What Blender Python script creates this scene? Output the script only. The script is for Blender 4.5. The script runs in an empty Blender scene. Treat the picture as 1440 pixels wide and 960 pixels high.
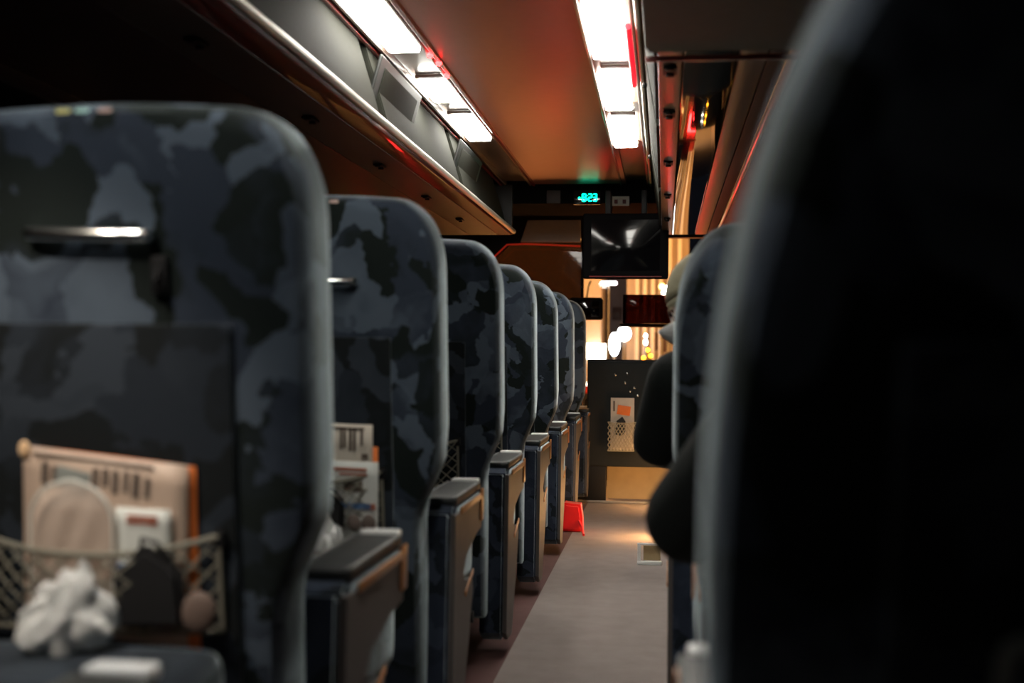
import bpy, bmesh, math, random
from mathutils import Vector, Matrix, Euler
random.seed(7)
R = math.radians
SC = bpy.context.scene
COL = SC.collection

# ------------------------------------------------------------------ camera
F_PX = 1700.0
cam_d = bpy.data.cameras.new('camera')
cam = bpy.data.objects.new('camera', cam_d); COL.objects.link(cam)
cam_d.sensor_width = 36.0
cam_d.lens = F_PX / 1440 * 36
cam_d.clip_start = 0.02; cam_d.clip_end = 300
YAW, PITCH, ROLL = 7.2, 0.67, 0.6
CAMZ = 0.85
CROT = (Matrix.Rotation(R(YAW), 3, 'Z') @ Matrix.Rotation(R(90 + PITCH), 3, 'X') @ Matrix.Rotation(R(ROLL), 3, 'Z'))
cam.matrix_world = Matrix.Translation((0, 0, CAMZ)) @ CROT.to_4x4()
cam_d.dof.use_dof = True
cam_d.dof.focus_distance = 5.2
cam_d.dof.aperture_fstop = 2.7
SC.camera = cam

def ray(px, py):
    return CROT @ Vector(((px - 720) / F_PX, (480 - py) / F_PX, -1.0))
def P(px, py, Y):                       # point of the photo on the cross plane Y
    d = ray(px, py); return Vector((0, 0, CAMZ)) + d * (Y / d.y)
def PZ(px, py, z):                      # point of the photo on the level z
    d = ray(px, py); return Vector((0, 0, CAMZ)) + d * ((z - CAMZ) / d.z)

# ------------------------------------------------------------------ world and exposure
w = bpy.data.worlds.new('night'); SC.world = w; w.use_nodes = True
w.node_tree.nodes['Background'].inputs[0].default_value = (0.010, 0.011, 0.016, 1)
w.node_tree.nodes['Background'].inputs[1].default_value = 0.35
vs = SC.view_settings
vs.view_transform = 'Standard'; vs.look = 'None'; vs.gamma = 1; vs.use_curve_mapping = False
vs.exposure = 0.0
LAMP_E = 30.0        # ceiling lamps
STREET_E = 0.36       # street light level

# ------------------------------------------------------------------ materials
def mat(name, col, rough=0.5, metal=0.0, spec=0.5, sheen=0.0, emit=None, es=0.0, var=0.12, vscale=30.0,
        bump=0.0, bscale=200.0, alpha=1.0, trans=0.0, coat=0.0):
    m = bpy.data.materials.new(name); m.use_nodes = True
    nt = m.node_tree; b = nt.nodes['Principled BSDF']
    b.inputs['Roughness'].default_value = rough
    b.inputs['Metallic'].default_value = metal
    b.inputs['Specular IOR Level'].default_value = spec
    b.inputs['Sheen Weight'].default_value = sheen
    b.inputs['Sheen Roughness'].default_value = 0.45
    b.inputs['Alpha'].default_value = alpha
    b.inputs['Transmission Weight'].default_value = trans
    b.inputs['Coat Weight'].default_value = coat
    tc = nt.nodes.new('ShaderNodeTexCoord')
    nz = nt.nodes.new('ShaderNodeTexNoise'); nz.inputs['Scale'].default_value = vscale; nz.inputs['Detail'].default_value = 4
    nt.links.new(tc.outputs['Object'], nz.inputs['Vector'])
    mx = nt.nodes.new('ShaderNodeMix'); mx.data_type = 'RGBA'
    c = Vector(col)
    mx.inputs[6].default_value = (*[max(0, x * (1 - var)) for x in c], 1)
    mx.inputs[7].default_value = (*[min(1, x * (1 + var)) for x in c], 1)
    nt.links.new(nz.outputs['Fac'], mx.inputs[0])
    nt.links.new(mx.outputs[2], b.inputs['Base Color'])
    if bump:
        n2 = nt.nodes.new('ShaderNodeTexNoise'); n2.inputs['Scale'].default_value = bscale
        nt.links.new(tc.outputs['Object'], n2.inputs['Vector'])
        bp = nt.nodes.new('ShaderNodeBump'); bp.inputs['Strength'].default_value = bump; bp.inputs['Distance'].default_value = 0.003
        nt.links.new(n2.outputs['Fac'], bp.inputs['Height']); nt.links.new(bp.outputs[0], b.inputs['Normal'])
    if emit:
        b.inputs['Emission Color'].default_value = (*emit, 1); b.inputs['Emission Strength'].default_value = es
    return m

def fabric(name, dark, mid, light, scale=7.0):
    m = bpy.data.materials.new(name); m.use_nodes = True
    nt = m.node_tree; b = nt.nodes['Principled BSDF']; N = nt.nodes.new; L = nt.links.new
    b.inputs['Roughness'].default_value = 0.85
    b.inputs['Specular IOR Level'].default_value = 0.2
    b.inputs['Sheen Weight'].default_value = 0.75
    b.inputs['Sheen Roughness'].default_value = 0.32
    b.inputs['Sheen Tint'].default_value = (0.8, 0.95, 1.0, 1)
    tc = N('ShaderNodeTexCoord'); oi = N('ShaderNodeObjectInfo')
    vm = N('ShaderNodeVectorMath'); vm.operation = 'MULTIPLY_ADD'
    cb = N('ShaderNodeCombineXYZ'); L(oi.outputs['Random'], cb.inputs[0]); L(oi.outputs['Random'], cb.inputs[2])
    vm.inputs[1].default_value = (9, 9, 9); L(cb.outputs[0], vm.inputs[0]); L(tc.outputs['Object'], vm.inputs[2])
    nz = N('ShaderNodeTexNoise'); nz.inputs['Scale'].default_value = 5; nz.inputs['Detail'].default_value = 6
    L(vm.outputs[0], nz.inputs['Vector'])
    v2 = N('ShaderNodeVectorMath'); v2.operation = 'MULTIPLY_ADD'; v2.inputs[1].default_value = (.34, .22, .42)
    L(nz.outputs['Color'], v2.inputs[0]); L(vm.outputs[0], v2.inputs[2])
    vo = N('ShaderNodeTexVoronoi'); vo.inputs['Scale'].default_value = scale * 2.1; L(v2.outputs[0], vo.inputs['Vector'])
    sp = N('ShaderNodeSeparateColor'); L(vo.outputs['Color'], sp.inputs[0])
    cr = N('ShaderNodeValToRGB'); cr.color_ramp.interpolation = 'LINEAR'
    e = cr.color_ramp.elements
    e[0].position = 0.35; e[0].color = (*dark, 1); e[1].position = 0.48; e[1].color = (*mid, 1)
    x = e.new(0.54); x.color = (*mid, 1); x = e.new(0.70); x.color = (*light, 1)
    n3 = N('ShaderNodeTexNoise'); n3.inputs['Scale'].default_value = scale * 1.2; n3.inputs['Detail'].default_value = 2; L(v2.outputs[0], n3.inputs['Vector'])
    mx = N('ShaderNodeMix'); mx.data_type = 'FLOAT'; mx.inputs[0].default_value = 0.42
    L(sp.outputs[0], mx.inputs[2]); L(n3.outputs['Fac'], mx.inputs[3])
    L(mx.outputs[0], cr.inputs[0]); L(cr.outputs[0], b.inputs['Base Color'])
    n2 = N('ShaderNodeTexNoise'); n2.inputs['Scale'].default_value = 260; L(tc.outputs['Object'], n2.inputs['Vector'])
    bp = N('ShaderNodeBump'); bp.inputs['Strength'].default_value = 0.35; bp.inputs['Distance'].default_value = 0.002
    L(n2.outputs['Fac'], bp.inputs['Height']); L(bp.outputs[0], b.inputs['Normal'])
    return m

def glassy(name, tint, refl=0.5):
    m = bpy.data.materials.new(name); m.use_nodes = True
    nt = m.node_tree; nt.nodes.clear(); N = nt.nodes.new; L = nt.links.new
    o = N('ShaderNodeOutputMaterial'); t = N('ShaderNodeBsdfTransparent'); g = N('ShaderNodeBsdfGlossy')
    g.inputs['Roughness'].default_value = 0.02; t.inputs[0].default_value = (*tint, 1)
    fr = N('ShaderNodeFresnel'); fr.inputs[0].default_value = 1.45
    mu = N('ShaderNodeMath'); mu.operation = 'MULTIPLY'; mu.inputs[1].default_value = refl
    L(fr.outputs[0], mu.inputs[0])
    mx = N('ShaderNodeMixShader'); L(mu.outputs[0], mx.inputs[0]); L(t.outputs[0], mx.inputs[1]); L(g.outputs[0], mx.inputs[2])
    L(mx.outputs[0], o.inputs[0]); return m

def emitter(name, col, s):
    return mat(name, [min(1, c) for c in col], 0.4, emit=col, es=s, var=0.05)

FAB = fabric('seat_fabric', (0.006, 0.010, 0.009), (0.024, 0.033, 0.051), (0.074, 0.098, 0.130))
FAB2 = fabric('seat_side_fabric', (0.010, 0.014, 0.020), (0.022, 0.030, 0.050), (0.036, 0.048, 0.074), 9)
M = dict(
    plastic=mat('grey_plastic', (0.085, 0.075, 0.072), 0.5, bump=.1),
    darkplastic=mat('dark_plastic', (0.009, 0.009, 0.010), 0.5, spec=.3),
    vinyl=mat('black_vinyl', (0.018, 0.021, 0.022), 0.45, bump=.2, bscale=300),
    piping=mat('grey_piping', (0.11, 0.12, 0.115), 0.5),
    cap=mat('pale_cap', (0.88, 0.90, 0.88), 0.35),
    wood=mat('orange_wood', (0.50, 0.20, 0.06), 0.35, var=.3, vscale=12),
    chrome=mat('chrome', (0.75, 0.76, 0.74), 0.16, 1.0, var=.03),
    rail=mat('satin_rail', (0.75, 0.73, 0.66), 0.35, 0.3, var=.05),
    frame=mat('seat_frame_steel', (0.05, 0.05, 0.055), 0.4, 0.6),
    cord=mat('net_cord', (0.20, 0.19, 0.15), 0.8),
    corddark=mat('net_cord_dark', (0.075, 0.07, 0.06), 0.8),
    backpanel=fabric('seat_back_lower_fabric', (0.006, 0.008, 0.009), (0.014, 0.019, 0.027), (0.028, 0.036, 0.048)),
    bin=mat('bin_olive', (0.020, 0.021, 0.016), 0.8, spec=.12),
    bindark=mat('bin_gap', (0.012, 0.013, 0.012), 0.5),
    under=mat('rack_underside', (0.030, 0.024, 0.026), 0.45, spec=.25),
    service=mat('service_panel', (0.13, 0.12, 0.115), 0.30, spec=.6),
    black=mat('black_gloss', (0.006, 0.006, 0.007), 0.05, coat=1.0),
    blackmatte=mat('black_matte', (0.010, 0.010, 0.011), 0.6),
    header=mat('header_dark', (0.006, 0.006, 0.0065), 0.9, spec=.08),
    ceil=mat('ceiling_panel', (0.42, 0.185, 0.15), 0.37, 0.6, spec=.6, var=.06),
    strip=mat('lamp_strip_plastic', (0.20, 0.14, 0.11), 0.3, coat=.3),
    redtrim=mat('red_trim', (0.26, 0.02, 0.015), 0.3, coat=.6),
    wall=mat('wall_panel', (0.030, 0.029, 0.030), 0.5),
    partition=mat('partition_grey', (0.017, 0.020, 0.021), 0.7, spec=.25, bump=.15),
    tan=mat('tan_riser', (0.48, 0.36, 0.19), 0.4, var=.15, vscale=15),
    metal=mat('sill_metal', (0.55, 0.55, 0.52), 0.3, 0.9),
    paper=mat('paper_cream', (0.62, 0.56, 0.47), 0.7),
    paperpink=mat('paper_peach', (0.60, 0.45, 0.35), 0.55),
    paperwhite=mat('paper_white', (0.70, 0.72, 0.68), 0.6),
    ink=mat('ink_brown', (0.13, 0.10, 0.08), 0.7),
    inkred=mat('ink_red', (0.45, 0.14, 0.08), 0.7),
    inkblue=mat('ink_blue', (0.12, 0.22, 0.42), 0.7),
    orange=mat('orange_print', (0.80, 0.20, 0.04), 0.6),
    bag=mat('white_plastic_bag', (0.78, 0.80, 0.78), 0.22, trans=.12, coat=.3, var=.05),
    film=mat('clear_film', (0.85, 0.72, 0.62), 0.12, alpha=.42, coat=1),
    filmrim=mat('film_rim', (0.80, 0.80, 0.74), 0.3, alpha=.8),
    pouch=mat('black_pouch', (0.012, 0.012, 0.013), 0.6),
    coat=mat('dark_coat', (0.0045, 0.0065, 0.006), 0.85, spec=.2, sheen=.03, bump=.3, bscale=120),
    jeans=mat('dark_trousers', (0.018, 0.020, 0.03), 0.8),
    skin=mat('skin', (0.55, 0.36, 0.27), 0.5, var=.05),
    mask=mat('white_mask', (0.86, 0.88, 0.86), 0.6),
    knit=mat('cream_knit', (0.42, 0.39, 0.26), 0.9, bump=.8, bscale=90),
    hair=mat('dark_hair', (0.02, 0.017, 0.015), 0.5),
    redfab=mat('red_fabric', (0.85, 0.01, 0.012), 0.5, sheen=.2),
    shoe=mat('black_shoe', (0.02, 0.02, 0.02), 0.4),
    tvscreen=mat('tv_screen', (0.004, 0.004, 0.005), 0.08, spec=.3),
    frost=mat('frosted_sign', (0.75, 0.68, 0.60), 0.6),
    asphalt=mat('asphalt', (0.34, 0.31, 0.29), 0.35, bump=.3, bscale=40),
    facade=mat('orange_render', (0.50, 0.42, 0.33), 0.7, vscale=2),
    facade2=mat('pink_grey_render', (0.42, 0.34, 0.33), 0.7, vscale=2),
    pilaster=mat('cream_pilaster', (0.80, 0.74, 0.62), 0.6),
    shutter=mat('dark_shutter', (0.10, 0.05, 0.04), 0.5),
    pole=mat('lamp_pole', (0.25, 0.25, 0.24), 0.5, 0.5),
    carpaint=mat('dark_car_paint', (0.10, 0.01, 0.01), 0.2, coat=1),
    tyre=mat('tyre', (0.015, 0.015, 0.015), 0.8),
)
E = dict(
    lamp=emitter('lamp_diffuser', (1.0, 0.97, 0.88), LAMP_E),
    lampnear=emitter('lamp_diffuser_near', (1.0, 0.97, 0.90), LAMP_E * 1.2),
    lamplow=emitter('lamp_diffuser_dim', (1.0, 0.97, 0.88), LAMP_E * .55),
    red=emitter('red_indicator', (1.0, 0.02, 0.02), 22.0),
    redtube=emitter('red_tube', (1.0, 0.005, 0.02), 1.6),
    redline=emitter('red_reflection_glow', (1.0, 0.05, 0.02), 0.16),  # weak emission standing in for red reflections on trim
    green=emitter('clock_segments', (0.0, 1.0, 0.55), 4.5),
    shop=emitter('shop_window_light', (1.0, 0.93, 0.80), 7.0),
    globe=emitter('white_globe', (0.95, 0.97, 1.0), 22.0),
    fluo=emitter('fluorescent_sign', (1.0, 0.86, 0.92), 8.0),
    sodium=emitter('sodium_lamp', (1.0, 0.50, 0.14), 14.0),
    amber=emitter('amber_signal', (1.0, 0.38, 0.02), 9.0),
    tail=emitter('tail_lamp', (1.0, 0.02, 0.02), 30.0),
    step=emitter('step_lamp', (1.0, 0.52, 0.20), 110.0),
    dashw=emitter('dash_white', (1.0, 0.95, 0.85), 9.0),
    litwin=emitter('lit_window', (1.0, 0.62, 0.28), 1.6),
)
GLASS = glassy('windshield_glass', (0.92, 0.94, 0.93), 0.6)
SIDEGLASS = glassy('tinted_side_glass', (0.30, 0.30, 0.30), 1.0)
TINT = glassy('smoked_shade', (0.16, 0.13, 0.115), 0.4)
VISOR = glassy('dark_red_visor', (0.13, 0.045, 0.035), 0.4)

# ------------------------------------------------------------------ mesh building
class MB:
    def __init__(s): s.bm = bmesh.new()
    def box(s, c, d, bev=0.0, rot=None, seg=2):
        g = bmesh.ops.create_cube(s.bm, size=1.0)['verts']
        bmesh.ops.scale(s.bm, vec=d, verts=g)
        if bev > 0:
            ed = list({e for v in g for e in v.link_edges})
            r = bmesh.ops.bevel(s.bm, geom=ed, offset=min(bev, min(d) * .49), segments=seg, affect='EDGES', profile=.6)
            g = list({v for f in r['faces'] for v in f.verts} | {v for v in g if v.is_valid})
        if rot: bmesh.ops.rotate(s.bm, cent=(0, 0, 0), matrix=Euler([R(a) for a in rot]).to_matrix(), verts=g)
        bmesh.ops.translate(s.bm, vec=c, verts=g); return s
    def tube(s, pts, r, n=8, cap=True, rs=None):
        pts = [Vector(p) for p in pts]; rings = []
        up = None
        for i, p in enumerate(pts):
            a = pts[max(0, i - 1)]; b = pts[min(len(pts) - 1, i + 1)]
            t = (b - a).normalized()
            if up is None:
                up = Vector((0, 0, 1)) if abs(t.z) < .9 else Vector((1, 0, 0))
            u = (up - t * up.dot(t)).normalized(); v = t.cross(u); up = u
            rr = rs[i] if rs else r
            rings.append([s.bm.verts.new(p + (u * math.cos(2 * math.pi * k / n) + v * math.sin(2 * math.pi * k / n)) * rr) for k in range(n)])
        for i in range(len(rings) - 1):
            for k in range(n):
                s.bm.faces.new((rings[i][k], rings[i][(k + 1) % n], rings[i + 1][(k + 1) % n], rings[i + 1][k]))
        if cap:
            s.bm.faces.new(rings[0][::-1]); s.bm.faces.new(rings[-1])
        return s
    def prism(s, prof, axis, a, b, bev=0.0):
        # prof: 2D points; axis 'x' -> (y,z), 'y' -> (x,z), 'z' -> (x,y)
        def mk(p, t):
            return {'x': (t, p[0], p[1]), 'y': (p[0], t, p[1]), 'z': (p[0], p[1], t)}[axis]
        v1 = [s.bm.verts.new(mk(p, a)) for p in prof]; v2 = [s.bm.verts.new(mk(p, b)) for p in prof]
        n = len(prof); fs = [s.bm.faces.new(v1), s.bm.faces.new(v2[::-1])]
        for k in range(n): fs.append(s.bm.faces.new((v1[k], v2[k], v2[(k + 1) % n], v1[(k + 1) % n])))
        bmesh.ops.recalc_face_normals(s.bm, faces=fs)
        if bev > 0:
            ed = list({e for f in fs[:2] for e in f.edges})
            bmesh.ops.bevel(s.bm, geom=ed, offset=bev, segments=2, affect='EDGES')
        return s
    def sphere(s, c, r, sc=(1, 1, 1), u=16, v=10, rot=None):
        g = bmesh.ops.create_uvsphere(s.bm, u_segments=u, v_segments=v, radius=r)['verts']
        bmesh.ops.scale(s.bm, vec=sc, verts=g)
        if rot: bmesh.ops.rotate(s.bm, cent=(0, 0, 0), matrix=Euler([R(a) for a in rot]).to_matrix(), verts=g)
        bmesh.ops.translate(s.bm, vec=c, verts=g); return s
    def grid(s, fn, nu, nv, closed_u=False):
        vs_ = [[s.bm.verts.new(fn(i / nu, j / nv)) for i in range(nu + (0 if closed_u else 1))] for j in range(nv + 1)]
        m = len(vs_[0])
        for j in range(nv):
            for i in range(nu):
                s.bm.faces.new((vs_[j][i], vs_[j][(i + 1) % m], vs_[j + 1][(i + 1) % m], vs_[j + 1][i]))
        return s
    def mesh(s, name, m, smooth=True):
        bmesh.ops.recalc_face_normals(s.bm, faces=s.bm.faces)
        me = bpy.data.meshes.new(name); s.bm.to_mesh(me); s.bm.free()
        for mm in (m if isinstance(m, (list, tuple)) else [m]): me.materials.append(mm)
        if smooth:
            for p in me.polygons: p.use_smooth = True
            try: me.set_sharp_from_angle(angle=R(38))
            except Exception: pass
        return me
    def build(s, name, m, parent=None, loc=(0, 0, 0), rot=(0, 0, 0), smooth=True):
        o = bpy.data.objects.new(name, s.mesh(name, m, smooth)); COL.objects.link(o)
        o.location = loc; o.rotation_euler = [R(a) for a in rot]
        if parent: o.parent = parent
        return o

def tag(o, label, cat, group=None):
    o['label'] = label; o['category'] = cat
    if group: o['group'] = group
    return o
def empty(name, loc, label, cat, group=None, rot=(0, 0, 0)):
    o = bpy.data.objects.new(name, None); COL.objects.link(o); o.location = loc
    o.rotation_euler = [R(a) for a in rot]; o.empty_display_size = .05
    return tag(o, label, cat, group)
def struct(o): o['kind'] = 'structure'; return o
def solidify(o, t, off=0.0):
    md = o.modifiers.new('thickness', 'SOLIDIFY'); md.thickness = t; md.offset = off; return o

# ------------------------------------------------------------------ the setting: bus shell
XL, XR, YB, YF = -1.62, 0.60, -1.3, 8.85
CEIL = 1.85; RACKZ = 1.55

def floor_mat():
    m = mat('carpet', (0.2, 0.17, 0.16), 0.9, var=.25, vscale=16, bump=.6, bscale=350)
    nt = m.node_tree; b = nt.nodes['Principled BSDF']; N = nt.nodes.new; L = nt.links.new
    tc = N('ShaderNodeTexCoord'); sx = N('ShaderNodeSeparateXYZ'); L(tc.outputs['Object'], sx.inputs[0])
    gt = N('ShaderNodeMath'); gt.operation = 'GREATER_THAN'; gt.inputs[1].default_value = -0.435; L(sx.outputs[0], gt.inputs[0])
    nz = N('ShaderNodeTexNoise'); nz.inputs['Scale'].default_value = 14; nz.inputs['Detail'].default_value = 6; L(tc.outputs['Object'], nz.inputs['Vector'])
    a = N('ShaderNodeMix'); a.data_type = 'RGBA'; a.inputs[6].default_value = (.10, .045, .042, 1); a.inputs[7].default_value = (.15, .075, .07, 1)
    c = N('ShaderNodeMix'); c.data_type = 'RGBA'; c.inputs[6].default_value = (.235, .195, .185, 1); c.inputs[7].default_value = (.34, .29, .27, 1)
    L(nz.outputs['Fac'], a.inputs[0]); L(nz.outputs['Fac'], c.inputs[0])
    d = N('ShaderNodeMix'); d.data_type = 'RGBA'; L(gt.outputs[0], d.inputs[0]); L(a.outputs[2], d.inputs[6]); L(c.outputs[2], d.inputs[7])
    L(d.outputs[2], b.inputs['Base Color']); return m
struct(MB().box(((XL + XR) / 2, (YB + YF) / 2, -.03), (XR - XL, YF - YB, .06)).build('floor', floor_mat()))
struct(MB().box((-.505, (YB + 7.0) / 2, CEIL + .02), (.55, 7.0 - YB, .04)).build('ceiling', M['ceil']))
# walls with window openings
def wall(name, x, th):
    b = MB(); s = 1 if x > 0 else -1
    cx = x + s * th / 2
    b.box((cx, (YB + YF) / 2, .38), (th, YF - YB, .76))
    b.box((cx, (YB + YF) / 2, 1.70), (th, YF - YB, .36))
    for y in [YB, .45, 2.2, 3.95, 5.7, 7.4, YF]:
        b.box((cx, y, 1.14), (th, .10, .80))
    return struct(b.build(name, M['wall']))
wall('wall_left', XL, .05); wall('wall_right', XR, .05)
struct(MB().box(((XL + XR) / 2, YB - .025, .95), (XR - XL, .05, 1.95)).build('wall_back', M['wall']))
n = 3
for x in (XL - .03, XR + .03):
    ys = [YB, .45, 2.2, 3.95, 5.7, 7.4, YF]
    for a, b in zip(ys[:-1], ys[1:]):
        struct(MB().box((x, (a + b) / 2, 1.14), (.006, b - a - .10, .76)).build('window_%d' % n, SIDEGLASS)); n += 1
# roof deck above racks
struct(MB().box(((XL - .93) / 2, (YB + 7.0) / 2, CEIL + .08), (-.93 - XL, 7.0 - YB, .04)).box(((XR - .09) / 2, (YB + 7.0) / 2, CEIL + .08), (XR + .09, 7.0 - YB, .04)).build('trim_1', M['wall']))
# front: windshield, dark pillars and front wall below it
WB, WT = 0.42, 1.72
struct(MB().box(((XL + XR) / 2, YF + .04, WB / 2), (XR - XL, .08, WB)).box(((XL + XR) / 2, YF + .04, 1.85), (XR - XL, .08, .26))
       .box((XL + .05, YF + .04, 1.07), (.10, .08, 1.3)).box((XR - .05, YF + .04, 1.07), (.10, .08, 1.3)).build('wall_front', M['blackmatte']))
struct(MB().box((-.60 / 2 + .2 + -.0, YF + .05, 1.07), (0.0001 + 1.09, .008, 1.3)).build('window_1', GLASS))
struct(MB().box(((-.62 + XL + .1) / 2, YF + .05, 1.07), (-.62 - XL - .1, .008, 1.3)).build('window_2', GLASS))
struct(MB().box((-.605, YF + .03, 1.07), (.022, .05, 1.3), .004).build('trim_2', M['blackmatte']))
# roof over the driver's area
struct(MB().box(((XL + XR) / 2, (7.0 + YF) / 2, 1.93), (XR - XL, YF - 7.0 + .1, .05)).build('trim_3', M['header']))
# header box
struct(MB().prism([(7.02, 1.90), (7.02, 1.74), (7.10, 1.73), (7.6, 1.735), (7.6, 1.90)], 'x', XL, XR, .004).build('trim_4', M['header']))
# lamp strips (housings with the lamp bays)
def strip_housing(name, x0, x1):
    b = MB()
    b.box(((x0 + x1) / 2, (YB + 7) / 2, CEIL + .035), (x1 - x0, 7 - YB, .03))
    for x in (x0, x1): b.box((x, (YB + 7) / 2, CEIL + .006), (.012, 7 - YB, .03), .004)
    return struct(b.build(name, M['strip']))
strip_housing('trim_5', -.93, -.785)
strip_housing('trim_6', -.258, -.105)
for i, (x, nm) in enumerate(((-.765, 'trim_7'), (-.955, 'trim_8'))):
    struct(MB().box((x, (YB + 7) / 2, CEIL - .004), (.016, 7 - YB, .016), .004).build(nm, M['redtrim']))
struct(MB().tube([(-.088, YB, CEIL - .012), (-.088, 7, CEIL - .012)], .008, 10).build('trim_9', M['rail']))

# overhead racks: faces with bin doors, undersides
def rack_under(name, xs, m):
    return struct(MB().box(((xs[0] + xs[1]) / 2, (YB + 6.95) / 2, RACKZ + .012), (abs(xs[1] - xs[0]), 6.95 - YB, .024), .004).build(name, m))
rack_under('trim_10', (-.89, -.965), M['redtrim'])
rack_under('trim_11', (-.967, -1.135), mat('service_panel_left', (.07, .065, .058), .5, spec=.35))
rack_under('trim_12', (-1.137, XL), M['under'])
rack_under('trim_13', (-.022, .036), M['service'])
rack_under('trim_14', (.038, .165), M['black'])
rack_under('trim_15', (.167, .230), M['service'])
rack_under('trim_16', (.232, .276), M['blackmatte'])
rack_under('trim_17', (.30, XR), M['under'])
struct(MB().tube([(.287, YB, RACKZ - .002), (.287, 6.95, RACKZ - .002)], .011, 10).build('trim_18', M['redtrim']))
for nm, xa, xb in (('trim_19', -.97, -.885), ('trim_20', -.085, -.03)):
    # end caps of the racks at the front
    struct(MB().box((((XL if xa < -.5 else -.03) + (xb if xa < -.5 else XR)) / 2, 6.98, 1.70), (abs(xb - XL) if xa < -.5 else XR + .03, .04, .29), .01).build(nm, M['bindark']))

def bin_profile(side):
    # (x, z) from the strip down to the rail
    if side < 0: pts = [(-.965, CEIL - .002), (-.950, 1.80), (-.925, 1.72), (-.900, 1.64), (-.885, 1.585), (-.882, 1.565)]
    else: pts = [(-.075, CEIL - .002), (-.070, 1.80), (-.055, 1.70), (-.040, 1.62), (-.032, 1.57)]
    return pts
def bin_face(y0, y1, side, label, pocket):
    o = empty('overhead_bin', ((-.93 if side < 0 else -.06), (y0 + y1) / 2, RACKZ), label, 'luggage bin', 'overhead luggage bins')
    pr = bin_profile(side); th = .02 * (1 if side > 0 else -1)
    loop = [(x, z) for x, z in pr] + [(x + th, z) for x, z in reversed(pr)]
    off = Vector(o.location)
    def sh(y0_, y1_, dx, lp):
        return MB().prism([(x - off.x + dx, z - off.z) for x, z in lp], 'y', y0_ - off.y, y1_ - off.y, .004)
    sh(y0 + .05, y1 - .05, 0, loop).build('door', M['bin'], o)
    fr = [(x + th * 1.2, z) for x, z in pr] + [(x + th * 2.2, z) for x, z in reversed(pr)]
    sh(y0, y1, 0, fr).build('bin_frame', M['bindark'], o)
    # recessed rounded cup at the far end of the door
    s = 1 if side < 0 else -1
    i = 2; cx, cz = pr[i]
    if pocket:
        MB().box((cx - off.x + s * .004, pocket - off.y, cz - off.z - .015), (.012, .62, .19), .04, (0, 16 * s, 0), 4).build('recessed_panel', M['bindark'], o)
        MB().box((cx - off.x + s * .010, pocket - off.y, cz - off.z - .015), (.008, .50, .13), .04, (0, 16 * s, 0), 4).build('vent_cover', M['bin'], o)
    MB().sphere((pr[1][0] - off.x + s * .006, (y0 + .42) - off.y, pr[1][1] - off.z - .02), .014, (.6, 1.3, .8)).build('latch', M['bindark'], o)
    return o
ybs = [-.77, .73, 2.23, 3.73, 5.22, 6.72]
nameL = ['behind the camera', 'directly above the nearest left seat', 'second from the back above the left seats', 'beside the first ceiling lamp', 'beside the second and third ceiling lamps']
for k in range(5):
    if k >= 2:
        bin_face(ybs[k], ybs[k + 1], -1, ['closed olive overhead bin at the top left edge, nearest the camera',
                'closed olive overhead bin with recessed vent cover, middle one beside the left lamps',
                'closed olive overhead bin at the front end of the left rack'][k - 2], ybs[k] + .30 if k > 2 else None)
    else: bin_face(ybs[k], ybs[k + 1], -1, 'closed olive overhead bin %s on the left' % nameL[k], None)
for k in range(1, 5):
    bin_face(ybs[k], ybs[k + 1], 1, 'closed dark overhead bin over the right hand seats, %s of four' % ['nearest', 'second nearest', 'third nearest', 'farthest'][k - 1], None)
tag(MB().tube([(-.868, YB, 1.565), (-.868, 6.9, 1.565)], .0135, 12).build('handrail', M['rail']), 'long satin metal rail along the lower edge of the left bins', 'handrail')
# service units: little reading lamps and air nozzles under the racks
def service_unit(x, y, label, group):
    o = empty('service_unit', (x, y, RACKZ - .001), label, 'air vent', group)
    MB().box((0, 0, -.004), (.034, .075, .006), .002).build('plate', M['darkplastic'], o)
    b = MB().tube([(0, .02, -.005), (0, .02, -.014)], .010, 14); b.build('nozzle', M['blackmatte'], o)
    MB().tube([(0, -.03, -.005), (0, -.03, -.012)], .010, 12).build('reading_lamp', M['blackmatte'], o)
pos = [('nearest', 2.6), ('second', 3.48), ('third', 4.36), ('fourth', 5.24), ('farthest', 6.12)]
for nm, y in pos:
    service_unit(-1.05, y, 'small dark air nozzle unit under the left rack, %s of five' % nm, 'service units under the left rack')
for nm, y in [('nearest', 2.95), ('second', 3.48), ('third', 4.36), ('fourth', 5.24), ('farthest', 6.12)]:
    service_unit(.007, y, 'small dark air nozzle unit on the right service strip, %s of five' % nm, 'service units under the right rack')
ro = empty('pocket_fill_light', (-.95, .80, RACKZ), 'round fill light added out of view under the left rack to brighten the nearest seat pocket', 'fill light')  # unseen spot fixture, added to brighten the papers and bag
MB().tube([(0, 0, 0), (.01, .02, -.03)], .03, 20).build('lamp_ring', M['darkplastic'], ro)
MB().tube([(.01, .02, -.03), (.0115, .023, -.033)], .022, 18).build('lamp_lens', mat('fill_lens', (1, .9, .75), .3, emit=(1, .84, .66), es=8), ro)
sd = bpy.data.lights.new('fill_beam', 'SPOT'); sd.energy = 30; sd.color = (1, .86, .72); sd.spot_size = R(40); sd.spot_blend = .8; sd.shadow_soft_size = .02
sl_ = bpy.data.objects.new('lamp_beam', sd); COL.objects.link(sl_); sl_.parent = ro; sl_.location = (.015, .03, -.045)
sl_.rotation_euler = (Vector((-.76, 1.46, .64)) - Vector((-.935, .83, 1.505))).to_track_quat('-Z', 'Y').to_euler()
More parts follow.
